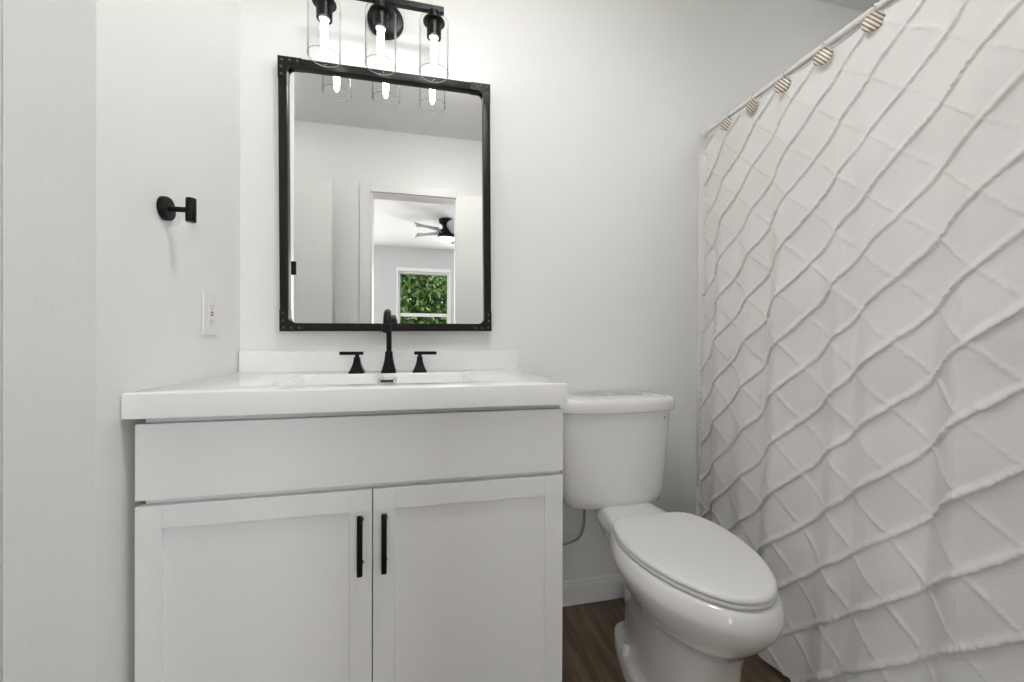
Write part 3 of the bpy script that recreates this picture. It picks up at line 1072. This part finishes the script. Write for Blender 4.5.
# ------------------------------------------------------------------ added ceiling fill lamps, all out of view, to brighten the bathroom
def ceiling_fill(loc, label, power, mname):
    t = empty('ceiling_fill', loc)
    tag(t, label, 'ceiling light')
    bm = bmesh.new()
    lathe(bm, (0, 0, 0), (0, 0, -1), [(0, .135), (.02, .135), (.03, .13)], 48)
    build('fill_pan', bm, M['trim'], t, smooth=True, angle=40)
    bm = bmesh.new()
    lathe(bm, (0, 0, -.03), (0, 0, -1), [(0, .125), (.02, .12), (.035, .10), (.044, .06), (.048, .001)], 48)
    build('fill_shade', bm, mat(mname, (1, 1, 1), 0.4, emit=((1, .985, .96), power), noise=(5, (1, .98, .96))), t, smooth=True)
ceiling_fill((.16, .655, ZC), 'added round white ceiling fill lamp above the middle of the bathroom floor', CEIL_FILL_W, 'ceiling_fill_glow')
ceiling_fill((-.98, .34, ZC), 'added round white ceiling fill lamp in the nook beyond the left wall end', CLOSET_FILL_W, 'closet_fill_glow')
ceiling_fill((1.66, .60, ZC), 'added round white ceiling fill lamp over the bathtub', SHOWER_FILL_W, 'shower_fill_glow')

# ------------------------------------------------------------------ bedroom: window, fan, tree
def window():
    t = empty('window_1', ((WX0 + WX1) / 2, BY, WZ0))
    struct(t)
    O = Vector(((WX0 + WX1) / 2, BY, WZ0))
    def b(x0, x1, y0, y1, z0, z1): return (x0 - O.x, x1 - O.x, y0 - O.y, y1 - O.y, z0 - O.z, z1 - O.z)
    c = .03
    bx('window_casing', M['trim'], [b(WX0 - c, WX0, BY, BY + .016, WZ0 - .06, WZ1 + .06), b(WX1, WX1 + c, BY, BY + .016, WZ0 - .06, WZ1 + .06),
                                   b(WX0, WX1, BY, BY + .016, WZ1, WZ1 + .06), b(WX0, WX1, BY, BY + .016, WZ0 - .06, WZ0)], t, bev=.002)
    f = .028
    bx('window_frame', M['trim'], [b(WX0, WX0 + f, BY - .07, BY - .03, WZ0, WZ1), b(WX1 - f, WX1, BY - .07, BY - .03, WZ0, WZ1),
                                  b(WX0 + f, WX1 - f, BY - .07, BY - .03, WZ1 - f, WZ1), b(WX0 + f, WX1 - f, BY - .07, BY - .03, WZ0, WZ0 + f),
                                  b(WX0 + f, WX1 - f, BY - .075, BY - .028, 1.443, 1.500)], t, bev=.002)
    bx('window_pane', M['pane'], b(WX0 + f, WX1 - f, BY - .052, BY - .048, WZ0 + f, WZ1 - f), t)
    bx('blind_slats', M['trim'], [b(WX0 + f + .002, WX1 - f - .002, BY - .030, BY - .008, WZ1 - f - .002 - k * .012 - .004, WZ1 - f - .002 - k * .012) for k in range(2)], t)
window()

def fill_window(n, loc, rz=0.0):
    """added window surround with white sheer, dressing for a bedroom fill light"""
    t = empty('window_%d' % n, loc, rz)  # unseen window, added to carry a fill area light
    struct(t)
    c = .07
    hw, hh = (.57 if n < 4 else .67), 1.50
    bx('window_casing', M['trim'], [(-hw - c, -hw, 0, .024, -c, hh + c), (hw, hw + c, 0, .024, -c, hh + c), (-hw, hw, 0, .024, hh, hh + c), (-hw, hw, 0, .024, -c, 0)], t, bev=.002)
    bx('added_sheer', M['trim'], (-hw, hw, .002, .010, 0, hh), t)
fill_window(2, (-1.55, BY, .70))
fill_window(3, (1.40, BY, .70))
fill_window(4, (BX0, -1.85, .70), -PI / 2)

def ceiling_fan():
    fx, fy = .322, -2.34
    t = empty('ceiling_fan', (fx, fy, ZC))
    tag(t, 'black flush ceiling fan with lit round lamp, seen in the mirror', 'ceiling fan')
    bm = bmesh.new()
    lathe(bm, (0, 0, -.0005), (0, 0, -1), [(0, .10), (.045, .095), (.06, .070), (.075, .055), (.13, .055), (.14, .06)], 40)
    build('canopy', bm, M['black'], t, smooth=True, angle=40)
    bm = bmesh.new()
    lathe(bm, (0, 0, -.125), (0, 0, -1), [(0, .05), (.012, .085), (.05, .105), (.095, .112), (.118, .108)], 40)
    build('motor_housing', bm, M['black'], t, smooth=True, angle=40)
    bm = bmesh.new()
    lathe(bm, (0, 0, -.243), (0, 0, -1), [(0, .103), (.015, .100), (.03, .08), (.038, .04), (.040, .001)], 40)
    build('light_diffuser', bm, M['fanlight'], t, smooth=True)
    for k in range(5):
        a = 2 * PI * k / 5 + math.radians(1)
        bm = bmesh.new()
        rg = []
        for r, w in ((.10, .035), (.16, .06), (.24, .080), (.34, .085), (.43, .080), (.465, .06), (.48, .03)):
            tl = .042
            rg.append([Vector((r, -w, -.004 - tl)), Vector((r, w, -.004 + tl)), Vector((r, w, .003 + tl)), Vector((r, -w, .003 - tl))])
        loft(bm, rg)
        bmesh.ops.rotate(bm, verts=bm.verts, cent=(0, 0, 0), matrix=Matrix.Rotation(a, 3, 'Z'))
        bmesh.ops.translate(bm, verts=bm.verts, vec=(0, 0, -.155))
        build('blade', bm, M['blade'], t)
ceiling_fan()

def tree(name, x, y, h, r, label, seed, n):
    t = empty(name, (x, y, -1.2))
    tag(t, label, 'tree', None)
    bm = bmesh.new()
    tube(bm, [(0, 0, 0), (.05, .03, h * .3), (-.03, .05, h * .6), (.04, 0, h * .85)], [.16, .13, .09, .03], 12)
    rr = random.Random(seed)
    for k in range(9):
        a = rr.uniform(0, 6.28)
        z = h * rr.uniform(.35, .75)
        tube(bm, [(0, 0, z), (math.cos(a) * r * .4, math.sin(a) * r * .4, z + .35), (math.cos(a) * r * .8, math.sin(a) * r * .8, z + .55)], [.05, .035, .012], 8)
    build('trunk', bm, M['bark'], t, smooth=True)
    g = np.random.default_rng(seed)
    blobs = [(g.uniform(-.75, .75) * r, g.uniform(-.7, .7) * r, h * g.uniform(.15, .98), r * g.uniform(.28, .48)) for _ in range(40)]
    co, fc = [], []
    for i in range(n):
        b = blobs[g.integers(len(blobs))]
        v = g.normal(size=3)
        v /= np.linalg.norm(v)
        p = np.array(b[:3]) + v * b[3] * g.uniform(.75, 1.05)
        a = g.normal(size=3)
        a /= np.linalg.norm(a)
        c = np.cross(a, g.normal(size=3))
        c /= np.linalg.norm(c)
        L_ = g.uniform(.05, .085)
        k = len(co)
        co += [p - a * L_, p + c * L_ * .45, p + a * L_, p - c * L_ * .45]
        fc.append((k, k + 1, k + 2, k + 3))
    me = bpy.data.meshes.new('foliage')
    me.from_pydata([tuple(map(float, c)) for c in co], [], fc)
    me.materials.append(M['leaf'])
    o = bpy.data.objects.new('foliage', me)
    link(o, t)
tree('garden_tree', .15, -8.2, 5.0, 2.0, 'leafy green tree filling the bedroom window in the mirror', 3, 26000)
g_ = bx('lawn', M['soil'], (-9, 9, -16, BY - .1, -1.26, -1.2))
struct(g_)
g_.name = 'ground'
